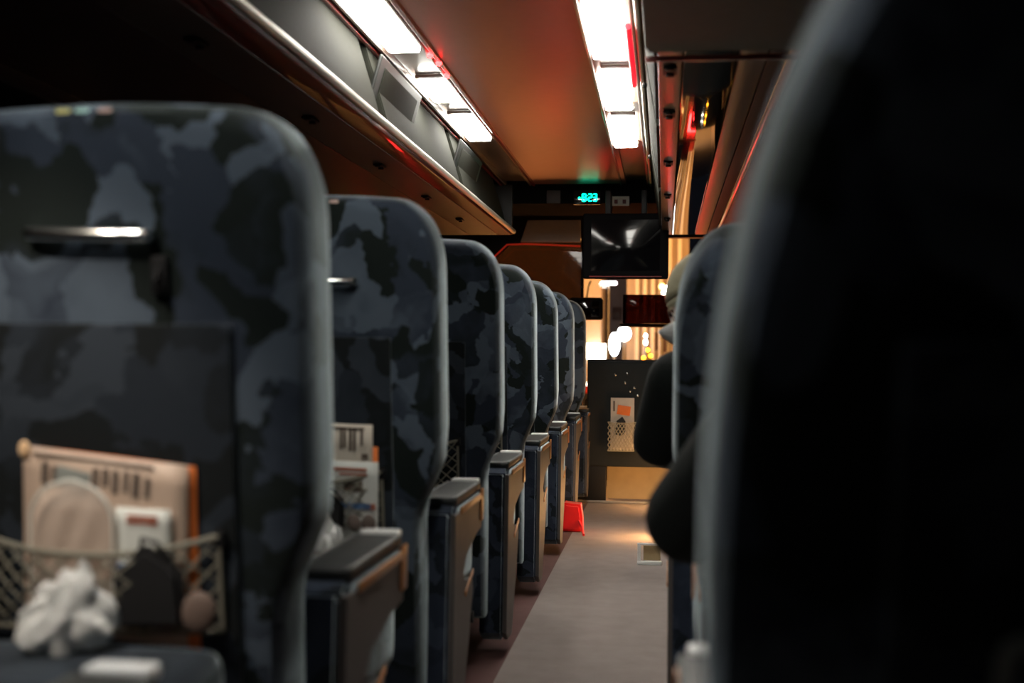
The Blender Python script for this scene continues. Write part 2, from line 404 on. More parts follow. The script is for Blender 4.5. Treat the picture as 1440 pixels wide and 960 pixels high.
# dark locker hanging near the camera, upper right
lk = empty('overhead_locker', (.16, 1.85, 1.46), 'dark grey overhead locker hanging at the top right before the glossy strip', 'locker')
MB().prism([(1.25, 1.47), (2.47, 1.47), (2.50, 1.50), (2.50, 1.549), (1.25, 1.549)], 'x', -.045, .40, .006).build('body', mat('locker_grey', (.16, .19, .175), .6), lk).location = (-.16, -1.85, -1.46)
MB().box((.0175, .652, .004), (.445, .01, .012), .003).build('edge_trim', M['redtrim'], lk)

# ------------------------------------------------------------------ ceiling lamps
def ceiling_lamp(x0, x1, y0, y1, label, m=None):
    o = empty('ceiling_lamp', ((x0 + x1) / 2, (y0 + y1) / 2, CEIL), label, 'ceiling lamp', 'ceiling lamps')
    w_, l_ = x1 - x0, y1 - y0
    MB().box((0, 0, -.004), (w_, l_, .022), .012, seg=4).build('diffuser', m or E['lamp'], o)
    for s in (-1, 1):
        MB().box((0, s * (l_ / 2 + .012), .012), (w_ + .012, .022, .014), .004).build('end_frame', M['strip'], o)
XLL, XLR, XRL, XRR = -.905, -.80, -.245, -.135
for x0, x1, pa, pb_, lab in (
        (XLL, XLR, (517, 0), (570, 75), 'nearest of the three glowing lamps in the left ceiling strip'),
        (XLL, XLR, (612, 119), (632, 145), 'middle of the three glowing lamps in the left ceiling strip'),
        (XLL, XLR, (656, 168), (680, 199), 'farthest of the three glowing lamps in the left ceiling strip'),
        (XRL, XRR, (845, 10), (855, 84), 'nearest of the three glowing lamps in the right ceiling strip'),
        (XRL, XRR, (861, 106), (868, 156), 'middle of the three glowing lamps in the right ceiling strip'),
        (XRL, XRR, (873, 170), (880, 208), 'farthest of the three glowing lamps in the right ceiling strip')):
    ceiling_lamp(x0, x1, PZ(*pb_, CEIL - .015).y if PZ(*pb_, CEIL - .015).y < PZ(*pa, CEIL - .015).y else PZ(*pa, CEIL - .015).y, max(PZ(*pb_, CEIL - .015).y, PZ(*pa, CEIL - .015).y), lab)
ceiling_lamp(XLL, XLR, .35, 1.15, 'glowing lamp of the left ceiling strip above the nearest left seat', E['lampnear'])
ceiling_lamp(XRL, XRR, 1.3, 1.95, 'glowing lamp of the right ceiling strip above the nearest right seats')
for nm, (px, py) in (('nearest', (605, 78)), ('middle', (617, 89)), ('farthest', (628, 107))):
    p = PZ(px, py, CEIL - .015)
    tag(MB().sphere((0, 0, 0), .011, (1, 1.3, .9)).build('indicator_lamp', E['red'], loc=(p.x, p.y, CEIL - .014)), 'tiny red indicator lamp beside the left ceiling strip, %s of three' % nm, 'indicator lamp', 'red indicator lamps')
tag(MB().tube([(-.118, 3.62, CEIL - .012), (-.118, 4.4, CEIL - .012)], .010, 10).build('red_strip_lamp', E['redtube']), 'red glowing strip lamp along the right ceiling lamps', 'strip lamp')

# ------------------------------------------------------------------ seats
ZH = 0.42; BL = .745      # hinge height, backrest length
def outline(side, rx, rz, n=64):
    """closed loop in local (x, z); side = +1 when the aisle is at +x"""
    hw = .252; pts = []
    top = BL
    def edge(z):     # aisle/window half width
        t = min(1, max(0, (z - .09) / .15)); t = t * t * (3 - 2 * t)
        return hw - .048 * (1 - t)
    def w_at(z, a, b):
        base = edge(z)
        if z > top - b:
            t = (z - (top - b)) / b
            base -= a * (1 - math.sqrt(max(0, 1 - t ** 2.3)))
        return base
    zs = [-.30, -.24, -.15, -.06, 0, .04, .08, .12, .16, .21, .28]
    zs += [top - rz + rz * math.sin(math.pi / 2 * k / 14) for k in range(15)]
    zs = [z for z in zs if z <= .28 or z >= top - rz - 1e-6]; zs = sorted(set(round(z, 4) for z in zs))
    right = [(w_at(z, rx, rz), z) for z in zs]
    rt = right[:-1] + [(hw - rx, top)]
    bulge = [(hw - rx - (2 * (hw - rx)) * k / 8, top + .006 * math.sin(math.pi * k / 8)) for k in range(1, 8)]
    left = [(-x, z) for x, z in reversed(rt)]
    return rt + bulge + left
def backrest_mesh(side, rx=.10, rz=.15):
    ol = outline(side, rx, rz)
    bm = bmesh.new()
    cz = BL * .30
    # rings: (shrink, y)  y<0 = rear (towards the camera), y>0 = front
    prof = [(.9, -.050), (.60, -.050), (.30, -.049), (.10, -.047), (.045, -.042), (.018, -.030), (.004, -.012), (0, .005), (.0, .05), (.008, .075), (.03, .094), (.08, .104), (.25, .112), (.6, .115), (.9, .115)]
    rings = []
    for (d, y) in prof:
        ring = []
        for (x, z) in ol:
            r_ = d if d > .2 else d
            ring.append(bm.verts.new((x * (1 - r_ if d > .2 else 1 - d * .9), y, cz + (z - cz) * (1 - (d if d > .2 else d * .62)))))
        rings.append(ring)
    n_ = len(ol)
    for a, b in zip(rings[:-1], rings[1:]):
        for k in range(n_): bm.faces.new((a[k], a[(k + 1) % n_], b[(k + 1) % n_], b[k]))
    bm.faces.new(rings[0]); bm.faces.new(rings[-1][::-1])
    mb = MB(); mb.bm.free(); mb.bm = bm
    return mb.mesh('backrest', FAB)
BACK = {}
def seat(side, xc, y, recline, label, rx=.10, rz=.15, net=True, bar=True, tagpos=None, legrest=False, hook=False, netcord='cord'):
    """side +1: aisle on the right (+x)."""
    root = empty('coach_seat', (xc, y, 0), label, 'coach seat', 'coach seats')
    s = side
    key = (side, rx, rz)
    if key not in BACK: BACK[key] = backrest_mesh(*key)
    b = bpy.data.objects.new('backrest', BACK[key]); COL.objects.link(b); b.parent = root
    b.location = (0, 0, ZH); b.rotation_euler = (R(recline), 0, 0)
    # rear lower cover panel, slightly proud, off centre like the cover's seam
    MB().box((-.020 * s, -.0515, .235), (.36, .010, .48), .005, seg=3).build('back_cover', M['backpanel'], b)
    BX = .012 if 2 < y < 3 else -.020
    if bar:
        bb = MB().tube([(BX - .074, -.062, .588), (BX - .060, -.066, .588), (BX + .064, -.066, .585), (BX + .078, -.062, .585)], .0085, 12)
        bb.box((BX - .076, -.055, .588), (.012, .02, .016), .003).box((BX + .080, -.055, .585), (.012, .02, .016), .003)
        bb.build('grab_bar', M['chrome'], b)
    if hook:
        hx = .07; MB().box((hx, -.053, .535), (.022, .012, .05), .004).tube([(hx, -.058, .545), (hx, -.070, .530), (hx, -.068, .517), (hx, -.060, .514)], .003).build('coat_hook', M['darkplastic'], b)
    if tagpos:
        for (tx, m_) in tagpos:
            MB().box((tx, -.036, .736), (.018, .010, .012), .003).build('seat_tag', m_, b)
    if net: net_pocket(b, s, M[netcord])
    # cushion
    def cf(u, v):
        return None
    MB().box((0, .34, .36), (.44, .50, .15), .045, seg=4).build('cushion', FAB, root)
    MB().box((0, .33, .26), (.42, .44, .06), .01).build('seat_pan', M['frame'], root)
    leg = MB()
    leg.box((-.10 * s, .32, .12), (.05, .34, .22), .01).box((-.10 * s, .32, .012), (.07, .42, .024), .006)
    leg.build('pedestal', M['frame'], root)
    if legrest:
        MB().box((0, .655, .455), (.45, .17, .09), .035, (8, 0, 0), 4).build('leg_rest', M['backpanel'], root)
    # armrest on the aisle side
    ax = (.252 - .036) * s
    arm = MB().prism([(.10, .42), (.10, .515), (.13, .532), (.44, .532), (.47, .515), (.475, .455), (.44, .43)], 'x', ax - .042, ax + .038, .008).build('armrest', FAB2, root)
    MB().box((ax - .002, .295, .535), (.078, .345, .022), .009, seg=3).build('armrest_pad', M['vinyl'], arm)
    for q in (-1, 1):
        MB().tube([(ax - .002 + q * .037, .125, .543), (ax - .002 + q * .037, .45, .543)], .0042, 8).build('piping', M['piping'], arm)
    MB().box((ax, .466, .544), (.066, .034, .016), .005, seg=3).build('end_cap', M['cap'], arm)
    MB().box((ax + .0435 * s, .452, .492), (.004, .036, .075), .0015).build('wood_trim', M['wood'], arm)
    MB().box((ax + .0435 * s, .30, .514), (.004, .30, .014), .0015).build('wood_strip', M['wood'], arm)
    # side panel towards the aisle: rises to the armrest, swings in, then bulges out over the seat base
    prof = [(.085, .512), (.075, .30), (.065, .07), (.10, .045), (.20, .04), (.235, .10), (.30, .22), (.345, .315), (.33, .34), (.23, .35), (.21, .37), (.25, .405), (.38, .43), (.465, .435), (.468, .512)]
    sp = MB().prism(prof, 'x', ax - .036, ax + .030, .006).build('side_panel', FAB2, root)
    MB().prism([(a + (.006 if a < .2 else -.006), c) for a, c in prof], 'x', ax + s * .030, ax + s * .0415, .0015).build('side_cover', M['plastic'], sp)
    MB().box((ax + s * .0430, .275, .338), (.003, .11, .012), .001, (18, 0, 0)).build('wood_edge', M['wood'], sp)
    # inner armrest
    ix = -.235 * s
    ia = MB().prism([(.10, .46), (.10, .515), (.13, .530), (.42, .530), (.45, .51), (.44, .47)], 'x', ix - .024, ix + .024, .008).build('inner_armrest', FAB2, root)
    MB().box((ix, .28, .538), (.044, .32, .018), .007, seg=3).build('armrest_pad', M['vinyl'], ia)
    # folded foot rest behind the seat
    fr = MB().tube([(-.19, -.10, .15), (.19, -.10, .15)], .016, 10).build('footrest', M['darkplastic'], root)
    for e in (-.15, .15): MB().tube([(e, .14, .20), (e, -.10, .15)], .008, 8).build('footrest_bracket', M['frame'], fr)
    return root, b

NET_X = .165; NET_C = -.025
def net_pt(u, v, s):
    # u -1..1 across, v 0 bottom..1 top, in backrest local space
    x = NET_C * s + NET_X * u
    sag = .022 * (1 - u * u)
    z = .085 + v * (.125 - sag * v)
    y = -.060 - .040 * (1 - abs(u) ** 2.5) * math.sin(math.pi * (.15 + .62 * v)) - .006 * v
    return (x, y, z)
def net_pocket(b, s, m):
    k = MB()
    top = [net_pt(-1 + 2 * i / 14, 1, s) for i in range(15)]
    k.tube(top, .0042, 7)
    k.tube([net_pt(-1 + 2 * i / 14, 0, s) for i in range(15)], .003, 6)
    for e in (-1, 1):
        k.tube([net_pt(e, v / 4, s) for v in range(5)], .0035, 6)
    nn = 11
    for i in range(-4, nn + 1):
        for dr in (1, -1):
            pts = []
            for j in range(9):
                v = j / 8; u = -1 + 2 * (i + v * 4 * dr + (0 if dr > 0 else 4)) / nn
                if -1 <= u <= 1: pts.append(net_pt(u, v, s))
            if len(pts) > 2: k.tube(pts, .0016, 5, cap=False)
    k.build('net_pocket', m, b)
    for e in (-1, 1): MB().box((NET_C * s + e * NET_X, -.062, .205), (.014, .014, .022), .003).build('pocket_clip', M['darkplastic'], b)

SX = -.692; PITCH_Y = .88
rowL = [('navy coach seat at the bottom left, only its leg rest and armrest tip in view'),
        ('large navy camouflage coach seat nearest on the left, newspaper and white bag in its pocket'),
        ('navy camouflage coach seat second in the left row, cream leaflets in its pocket'),
        ('navy camouflage coach seat third in the left row, raised net at its shoulder'),
        ('navy camouflage coach seat fourth in the left row, yellow dot on its top'),
        ('navy camouflage coach seat fifth in the left row, nearly hidden behind the fourth'),
        ('navy camouflage coach seat sixth in the left row'),
        ('navy camouflage coach seat farthest in the left row, beside the red bag')]
seats = []
yel = mat('yellow_tag', (.75, .70, .25), .5); tur = mat('turquoise_tag', (.45, .75, .68), .5); pnk = mat('pink_tag', (.65, .45, .40), .5)
tags = {1: [(-.055, yel), (-.030, tur), (.0, pnk)], 2: [(-.06, yel), (.05, pnk)], 4: [(-.02, yel)]}
for i in range(8):
    y = .67 + PITCH_Y * i
    rec = [8, 7, 8, 7, 8, 12, 8, 6][i]
    r_, b_ = seat(1, SX - (.035 if i == 0 else 0), y - (.035 if i == 0 else 0), rec, rowL[i], net=i > 0, bar=i in (1, 2), tagpos=tags.get(i), legrest=(i == 0), hook=(i == 1), netcord='cord')
    seats.append((r_, b_))
RX = .27
rs = {}
rs[0] = seat(-1, .275, .80, 17, 'huge dark blurred coach seat filling the right side of the photo', rx=.20, rz=.42, net=False, bar=False)
rs[1] = seat(-1, .31, 1.57, 45, 'reclined coach seat on the right just beyond the huge blurred one', rx=.20, rz=.42, net=False, bar=False)
rs[2] = seat(-1, RX, 2.62, 29, 'navy coach seat on the right with the pale capped passenger', rx=.11, rz=.23, net=False, bar=False)

bpy.context.view_layer.update()
bk = rs[0][1]; inv = bk.matrix_world.inverted(); pts = []
for (px, py) in ((1412, 1010), (1413, 960), (1416, 925), (1424, 912), (1440, 908), (1480, 908)):
    o_ = inv @ Vector((0, 0, CAMZ)); d_ = inv.to_3x3() @ ray(px, py); pts.append(o_ + d_ * ((-.062 - o_.y) / d_.y))
MB().tube(pts, .0055, 8).build('pocket_frame', M['piping'], bk)
# ------------------------------------------------------------------ things in the pockets
def on_back(seat_i, x, y, z, roll=0):
    """world placement on a backrest's rear; x,y,z local to the backrest"""
    b = seats[seat_i][1]
    return b.matrix_world @ Matrix.Translation((x, y, z)) @ Matrix.Rotation(R(roll), 4, 'Y')
def put(o, m): o.matrix_world = m; return o
def find_local(seat_i, px, py, yl):
    """where the photo's pixel falls on the plane y=yl of a backrest"""
    b = seats[seat_i][1]; inv = b.matrix_world.inverted()
    o = inv @ Vector((0, 0, CAMZ)); d = inv.to_3x3() @ ray(px, py)
    t = (yl - o.y) / d.y; return o + d * t
def rootat(name, m, label, cat, group=None):
    o = empty(name, (0, 0, 0), label, cat, group); o.matrix_world = m; return o

# seat 1: newspaper
a = find_local(1, 33, 626, -.066); bq = find_local(1, 268, 655, -.066)
roll = math.degrees(math.atan2(-(bq.z - a.z), bq.x - a.x)); wd = (Vector((bq.x, bq.z)) - Vector((a.x, a.z))).length
nw = rootat('newspaper', on_back(1, a.x, -.066, a.z, roll), 'peach coloured folded newspaper with orange edge in the nearest seat pocket', 'newspaper')
def sheet(u, v): return (u * wd + .010 * v, .004 + .002 * math.sin(3 * v), -.25 * v)
solidify(MB().grid(lambda u, v: (u * wd + .022 * v, .004 * math.sin(math.pi * u), -.235 * v), 10, 8).build('back_pages', M['orange'], nw, loc=(.004, .006, -.002)), .003)
solidify(MB().grid(lambda u, v: (u * wd * .985 + .014 * v, -.003 * math.sin(math.pi * u), -.235 * v), 10, 8).build('front_page', M['paperpink'], nw), .002)
pr = MB(); 
for (x, z, w_, h_) in [(.100, .030, .008, .028), (.113, .027, .008, .024), (.126, .031, .008, .030), (.140, .029, .006, .028), (.153, .032, .009, .032), (.168, .033, .006, .026), (.032, .030, .008, .028), (.045, .03, .006, .02)]:
    pr.box((x, -.0045, -z), (w_, .001, h_))
pr.box((.095, -.0045, -.007), (.16, .001, .004))
pr.build('headline', M['ink'], nw)
pr = MB()
for k in range(6): pr.box((.17, -.0045, -.080 - .017 * k), (.018, .001, .007))
pr.build('column_text', M['ink'], nw)
MB().box((.070, -.0045, -.035), (.045, .001, .028), .0004, (0, 8, 0)).build('photo_block', mat('photo_grey', (.28, .30, .28), .5), nw)
MB().sphere((.003, -.003, -.004), .008, (1, .4, 1.4)).build('dog_ear', mat('peach_fold', (.95, .62, .36), .4), nw)
# card
c = find_local(1, 163, 712, -.074); c2 = find_local(1, 240, 715, -.074); c3 = find_local(1, 165, 800, -.074)
wd = c2.x - c.x; hh = c.z - c3.z + .03
cd = rootat('leaflet', on_back(1, c.x, -.074, c.z, 2), 'small white leaflet tucked in front of the peach newspaper', 'leaflet')
solidify(MB().grid(lambda u, v: (u * wd + .002 * v, -.003 * math.sin(math.pi * u), -hh * v), 6, 6).build('page', M['paperwhite'], cd), .0015)
q = MB()
for k in range(2): q.box((wd * .5, -.0045, -.010 - .007 * k), (wd * .55, .001, .004))
q.build('print_line', M['inkred'], cd)
MB().box((wd * .15, -.004, -hh * .72), (wd * .25, .001, .016)).build('print_block', M['inkblue'], cd)
# oval clear package
o1 = find_local(1, 103, 676, -.080); ol_ = find_local(1, 45, 740, -.080); or_ = find_local(1, 161, 740, -.080); ob = find_local(1, 100, 850, -.080)
hw = (or_.x - ol_.x) / 2; cx = (or_.x + ol_.x) / 2; top = o1.z; bot = ob.z; capz = top - hw * .95
pk = rootat('clear_packet', on_back(1, cx, -.080, top, 2), 'clear plastic packet with rounded top before the peach newspaper', 'packet')
def pack(u, v, puff):
    h_ = top - bot; z = v * h_; wv = hw * (math.sqrt(max(0, 1 - (1 - z / (hw * .95)) ** 2)) if z < hw * .95 else 1)
    x = (2 * u - 1) * wv
    return (x, -puff * (1 - (2 * u - 1) ** 2) * min(1, z / .03) * (1 + .25 * math.sin(9 * x * 20 + z * 60)), -z)
MB().grid(lambda u, v: pack(u, .002 + .998 * v, .012), 14, 22).build('film', M['film'], pk)
rim = [pack(0, .002 + .998 * k / 24, 0) for k in range(24, -1, -1)] + [pack(1, .002 + .998 * k / 24, 0) for k in range(25)]
MB().tube(rim, .0026, 6).build('sealed_rim', M['filmrim'], pk)
# white plastic bag (crumpled)
def crumple(cx, cz, w_, h_, d_, seed, tilt=0):
    from mathutils import noise
    rnd = random.Random(seed)
    dirs = [(Vector((rnd.uniform(-1, 1), rnd.uniform(-1, .5), rnd.uniform(-1, 1))).normalized(), rnd.uniform(.74, 1.02)) for _ in range(40)]
    mb = MB(); g = bmesh.ops.create_icosphere(mb.bm, subdivisions=4, radius=1)['verts']
    for v in g:
        n_ = v.co.normalized(); k = min((lim / max(.05, n_.dot(dd)) for dd, lim in dirs if n_.dot(dd) > .05), default=1)
        k = min(k, 1.12)
        q = n_ * 1.3 + Vector((seed, 0, 0)); rid = abs(noise.noise(q)) ; rid2 = abs(noise.noise(q * 2.7))
        k *= 1 - .24 * (1 - min(1, rid * 2.4)) - .05 * (1 - min(1, rid2 * 2))
        t = (1 - n_.z) / 2
        wid = .60 + .46 * math.sin(min(1, t * 1.25) * math.pi / 2)
        v.co = Vector((n_.x * k * w_ * wid * 1.22 + tilt * n_.z, n_.y * k * d_ * (.6 + .6 * t), n_.z * k * h_ * 1.12))
    return mb
def bag(seat_i, px0, py0, px1, py1, yl, label, seed, tilt):
    p0 = find_local(seat_i, px0, py0, yl); p1 = find_local(seat_i, px1, py1, yl)
    o = rootat('plastic_bag', on_back(seat_i, (p0.x + p1.x) / 2, yl, (p0.z + p1.z) / 2), label, 'plastic bag')
    mb = crumple(0, 0, abs(p1.x - p0.x) / 2, abs(p1.z - p0.z) / 2, .035, seed, tilt)
    ob_ = mb.build('bag_body', M['bag'], o, smooth=False)
    return o
bag(1, 22, 782, 166, 940, -.215, 'crumpled white plastic bag in front of the nearest seat pocket', 3, .012)
bag(2, 432, 712, 482, 806, -.115, 'crumpled white plastic bag in the second left seat pocket', 5, 0)
# black pouch
def pouch(seat_i, pxs, yl, label, th=.022):
    pts = [find_local(seat_i, x, y, yl) for x, y in pxs]
    c = sum(pts, Vector()) / len(pts)
    o = rootat('black_pouch', on_back(seat_i, c.x, yl, c.z), label, 'pouch')
    MB().prism([(p.x - c.x, p.z - c.z) for p in pts], 'y', -th / 2, th / 2, .007).build('pouch_body', M['pouch'], o)
    t = max(pts, key=lambda p: p.z)
    MB().tube([(t.x - c.x - .01, 0, t.z - c.z - .01), (t.x - c.x - .004, -.008, t.z - c.z + .012), (t.x - c.x + .014, -.008, t.z - c.z + .008), (t.x - c.x + .03, 0, t.z - c.z - .018)], .003).build('cord_loop', M['pouch'], o)
    return o
pouch(1, [(162, 802), (180, 790), (196, 770), (208, 768), (235, 785), (256, 806), (262, 880), (165, 880)], -.090, 'black pouch in front of the small white leaflet')
# dark wrapped slippers in the net
def slippers(seat_i, px, py, w_, label, m):
    p = find_local(seat_i, px, py, -.092)
    o = rootat('slippers', on_back(seat_i, p.x, -.090, p.z), label, 'slippers')
    for sgn in (-1, 1):
        MB().sphere((sgn * w_ * .45, -.002, 0), w_ * .5, (.9, .28, 1.1), rot=(0, 12 * sgn, 0)).build('slipper', m, o)
slippers(1, 255, 860, .05, 'pair of brown wrapped slippers low in the nearest net pocket', mat('brown_slipper', (.16, .11, .09), .7))
slippers(2, 508, 735, .032, 'pair of brown wrapped slippers behind the second seat net', mat('brown_slipper_two', (.17, .13, .11), .7))
# seat 2 leaflets
def leaflet(name, seat_i, x0, x1, y0, y1, yl, m, label, lines, edge=None):
    a = find_local(seat_i, x0, y0, yl); b2 = find_local(seat_i, x1, y0, yl); c3 = find_local(seat_i, x0, y1, yl)
    w_ = b2.x - a.x; h_ = a.z - c3.z
    o = rootat(name, on_back(seat_i, a.x, yl, a.z, 1.5), label, 'leaflet' if name == 'leaflet' else 'magazine')
    solidify(MB().grid(lambda u, v: (u * w_, -.003 * math.sin(math.pi * u), -h_ * v), 8, 6).build('page', m, o), .0018)
    if edge: solidify(MB().grid(lambda u, v: (u * w_, 0, -h_ * v), 2, 2).build('back_page', edge, o, loc=(.010, .004, -.045)), .002)
    for (nm, mm, rects) in lines:
        q = MB()
        for (u, v, du, dv) in rects: q.box((u * w_, -.0048, -v * h_), (du * w_, .001, dv * h_))
        q.build(nm, mm, o)
leaflet('magazine', 2, 452, 524, 594, 775, -.066, M['paper'], 'taller cream magazine with large lettering in the second left seat pocket',
        [('headline', M['ink'], [(.40, .11, .05, .16), (.47, .11, .05, .14), (.58, .12, .06, .17), (.66, .12, .05, .17), (.80, .10, .05, .12), (.5, .03, .7, .015)]),
         ('fine_print', M['ink'], [(.86, .24, .12, .04)])], M['orange'])
leaflet('leaflet', 2, 455, 532, 646, 780, -.076, M['paperwhite'], 'shorter white leaflet with blue band in the second left seat pocket',
        [('title_line', M['inkred'], [(.5, .08, .6, .03), (.55, .13, .5, .02)]), ('logo_block', M['ink'], [(.55, .26, .35, .10)]),
         ('blue_band', M['inkblue'], [(.6, .46, .55, .06)]), ('red_band', M['inkred'], [(.86, .46, .2, .06)])], None)
pouch(2, [(455, 700), (462, 692), (474, 700), (484, 712), (484, 740), (456, 740)], -.100, 'black pouch beside the white bag in the second seat pocket', .014)

# ------------------------------------------------------------------ people
def skin_body(name, joints, edges, root_i, m, extra=None, vox=.008, parent=None, subd=1):
    rad = lambda j: sum(j[1]) / 2 if isinstance(j[1], tuple) else j[1]
    mb0 = MB()
    for a_, b_ in edges:
        pa, pb_ = joints[a_][0], joints[b_][0]
        if (pa - pb_).length > 1e-4: mb0.tube([pa, pb_], .01, 16, rs=[rad(joints[a_]), rad(joints[b_])])
    for j_ in joints: mb0.sphere(j_[0], rad(j_), u=16, v=10)
    bm = mb0.bm
    o = bpy.data.objects.new(name, bpy.data.meshes.new(name)); COL.objects.link(o)
    dg = bpy.context.evaluated_depsgraph_get()
    if extra:
        mb = MB(); mb.bm.free(); mb.bm = bm; extra(mb)
    tmp = bpy.data.meshes.new('tmp'); bm.to_mesh(tmp); bm.free()
    o.modifiers.clear(); old = o.data; o.data = tmp
    r = o.modifiers.new('rm', 'REMESH'); r.mode = 'VOXEL'; r.voxel_size = vox
    s = o.modifiers.new('sm', 'SMOOTH'); s.iterations = 5; s.factor = .5
    dg.update(); dg = bpy.context.evaluated_depsgraph_get()
    fin = bpy.data.meshes.new_from_object(o.evaluated_get(dg))
    o.modifiers.clear(); o.data = fin; fin.name = name
    fin.materials.clear(); fin.materials.append(m)
    for p in fin.polygons: p.use_smooth = True
    if parent: o.parent = parent
    return o

def person(label, pel, chest, headc, face, shA, elA, haA, shW, elW, haW, knee_x, mask, cap, leanY):
    """joints in world space; A = aisle arm (left in the photo), W = window arm. face = unit vector the face looks along"""
    V = Vector
    pel, chest, headc = V(pel), V(chest), V(headc); shA, elA, haA, shW, elW, haW = map(V, (shA, elA, haA, shW, elW, haW))
    neck = chest.lerp(headc, .48)
    kn = [pel + V((dx, .42, .03)) for dx in (-.09, .10)]; an = [k + V((0, .06, -.36)) for k in kn]; toe = [a + V((0, .14, -.035)) for a in an]
    J = [(pel, .10), (pel.lerp(chest, .5), .105), (chest, .11), (neck, .05), (headc + V((0, 0, -.03)), .06),
         (shA, .055), (elA, .038), (haA, .024), (shW, .055), (elW, .038), (haW, .024)]
    Ed = [(0, 1), (1, 2), (2, 3), (3, 4), (2, 5), (5, 6), (6, 7), (2, 8), (8, 9), (9, 10)]
    for q in range(2):
        hip = pel + V(((-.07, .08)[q], .06, 0)); i = len(J)
        J += [(hip, .085), (kn[q], .055), (an[q], .035), (toe[q], .03)]; Ed += [(0, i), (i, i + 1), (i + 1, i + 2), (i + 2, i + 3)]
    def hand(i0, el, ha, side):
        d = (ha - el).normalized(); dn = V((0, 0, -1)); sd = d.cross(dn).normalized(); dn = sd.cross(d).normalized() * -1
        if dn.z > 0: dn = -dn
        palm = ha + d * .05; ip = len(J); J.append((palm, .030)); Ed.append((i0, ip))
        for k, L_ in enumerate((.070, .078, .072, .058)):
            o_ = sd * (.027 - .018 * k); r0 = ha + d * .085 + o_; i = len(J)
            J.extend([(r0, .0095), (r0 + d * L_ * .45 + dn * .008, .009), (r0 + d * L_ * .75 + dn * .03, .008), (r0 + d * L_ * .8 + dn * .05, .007)])
            Ed.extend([(ip, i), (i, i + 1), (i + 1, i + 2), (i + 2, i + 3)])
        i = len(J); t0 = ha + d * .03 + sd * .034 * side
        J.extend([(t0, .011), (t0 + d * .03 + sd * .012 * side + dn * .01, .010), (t0 + d * .055 + dn * .02 + sd * .008 * side, .008)]); Ed.extend([(ip, i), (i, i + 1), (i + 1, i + 2)])
    hand(7, elA, haA, 1); hand(10, elW, haW, -1)
    f = V(face).normalized(); up = (V((0, 0, 1)) - f * f.z).normalized(); rt = f.cross(up)
    Mh = Matrix((rt, f, up)).transposed()
    er = [math.degrees(a) for a in Mh.to_euler()]
    def head(mb):
        mb.sphere(headc, .092, (.82, 1.0, 1.12), 24, 16, rot=er)
        mb.sphere(headc + f * .035 - up * .055, .060, (.85, .9, .95), 20, 12, rot=er)     # jaw
        mb.sphere(headc + f * .098 - up * .020, .016, (.8, 1.2, 1.5), 12, 8, rot=er)       # nose
        mb.sphere(headc + f * .080 + up * .016, .03, (1.9, .5, .35), 12, 8, rot=er)        # brow
        mb.sphere(headc + f * .085 - up * .058, .02, (1.2, .55, .5), 12, 8, rot=er)        # lips
        for s_ in (-1, 1):
            mb.sphere(headc + rt * s_ * .078 - up * .012 - f * .005, .026, (.35, .7, 1.1), 12, 8, rot=er)
    body = skin_body('person', J, Ed, 0, M['skin'], head, .0075)
    tag(body, label, 'person')
    # coat
    def P_(a, b, t): return a.lerp(b, t)
    JC = [(pel + V((0, 0, .0)), .135), (P_(pel, chest, .5), .14), (chest, .135), (P_(chest, neck, .7), .075),
          (shA, .078), (P_(shA, elA, .5), .072), (elA, .066), (P_(elA, haA, .55), .055), (P_(elA, haA, .97), .042),
          (shW, .078), (P_(shW, elW, .5), .072), (elW, .066), (P_(elW, haW, .55), .055), (P_(elW, haW, .97), .042)]
    EC = [(0, 1), (1, 2), (2, 3), (2, 4), (4, 5), (5, 6), (6, 7), (7, 8), (2, 9), (9, 10), (10, 11), (11, 12), (12, 13)]
    skin_body('coat', JC, EC, 0, M['coat'], None, .009, body, 2)
    JT = [(pel, .125)]; ET = []
    for q in range(2):
        i = len(JT); JT += [(pel + V(((-.08, .09)[q], .08, 0)), .095), (P_(pel, kn[q], .6) + V(((-.02, .02)[q], 0, 0)), .085), (kn[q], .068), (P_(kn[q], an[q], .9), .052)]
        ET += [(0, i), (i, i + 1), (i + 1, i + 2), (i + 2, i + 3)]
    skin_body('trousers', JT, ET, 0, M['jeans'], None, .009, body, 2)
    for q in range(2):
        MB().sphere(an[q] + V((0, .07, -.045)), .05, (.9, 2.4, .75)).build('shoe', M['shoe'], body)
    # eyes, hair / cap, mask
    for s_ in (-1, 1):
        MB().sphere(headc + f * .083 + rt * s_ * .031 - up * .001, .010, (1.2, .6, .6), rot=er).build('eye', mat('eye_dark', (.03, .02, .02), .2), body)
    def shell(cut, rad, sc, nm, m_, offv=V((0, 0, 0))):
        mb = MB(); g = bmesh.ops.create_uvsphere(mb.bm, u_segments=32, v_segments=20, radius=rad)['verts']
        bmesh.ops.scale(mb.bm, vec=sc, verts=g)
        bmesh.ops.delete(mb.bm, geom=[v for v in g if cut(v.co)], context='VERTS')
        for v in mb.bm.verts: v.co = headc + offv + rt * v.co.x + f * v.co.y + up * v.co.z
        return solidify(mb.build(nm, m_, body), .006, 1)
    if cap:
        shell(lambda c: c.z < .018 + .25 * (c.y) * .3, .101, (.86, 1.02, 1.13), 'knit_cap', M['knit'])
        cb = MB().tube([headc + rt * .084 * math.cos(t) + f * .094 * math.sin(t) + up * (.020 + .006 * math.sin(t)) for t in [2 * math.pi * k / 24 for k in range(25)]], .010, 8); cb.build('cap_brim', M['knit'], body)
    shell(lambda c: (c.y > .03 or c.z < -.07) if c.z < .05 else c.y > .075, .096, (.84, 1.02, 1.13), 'hair', M['hair'])
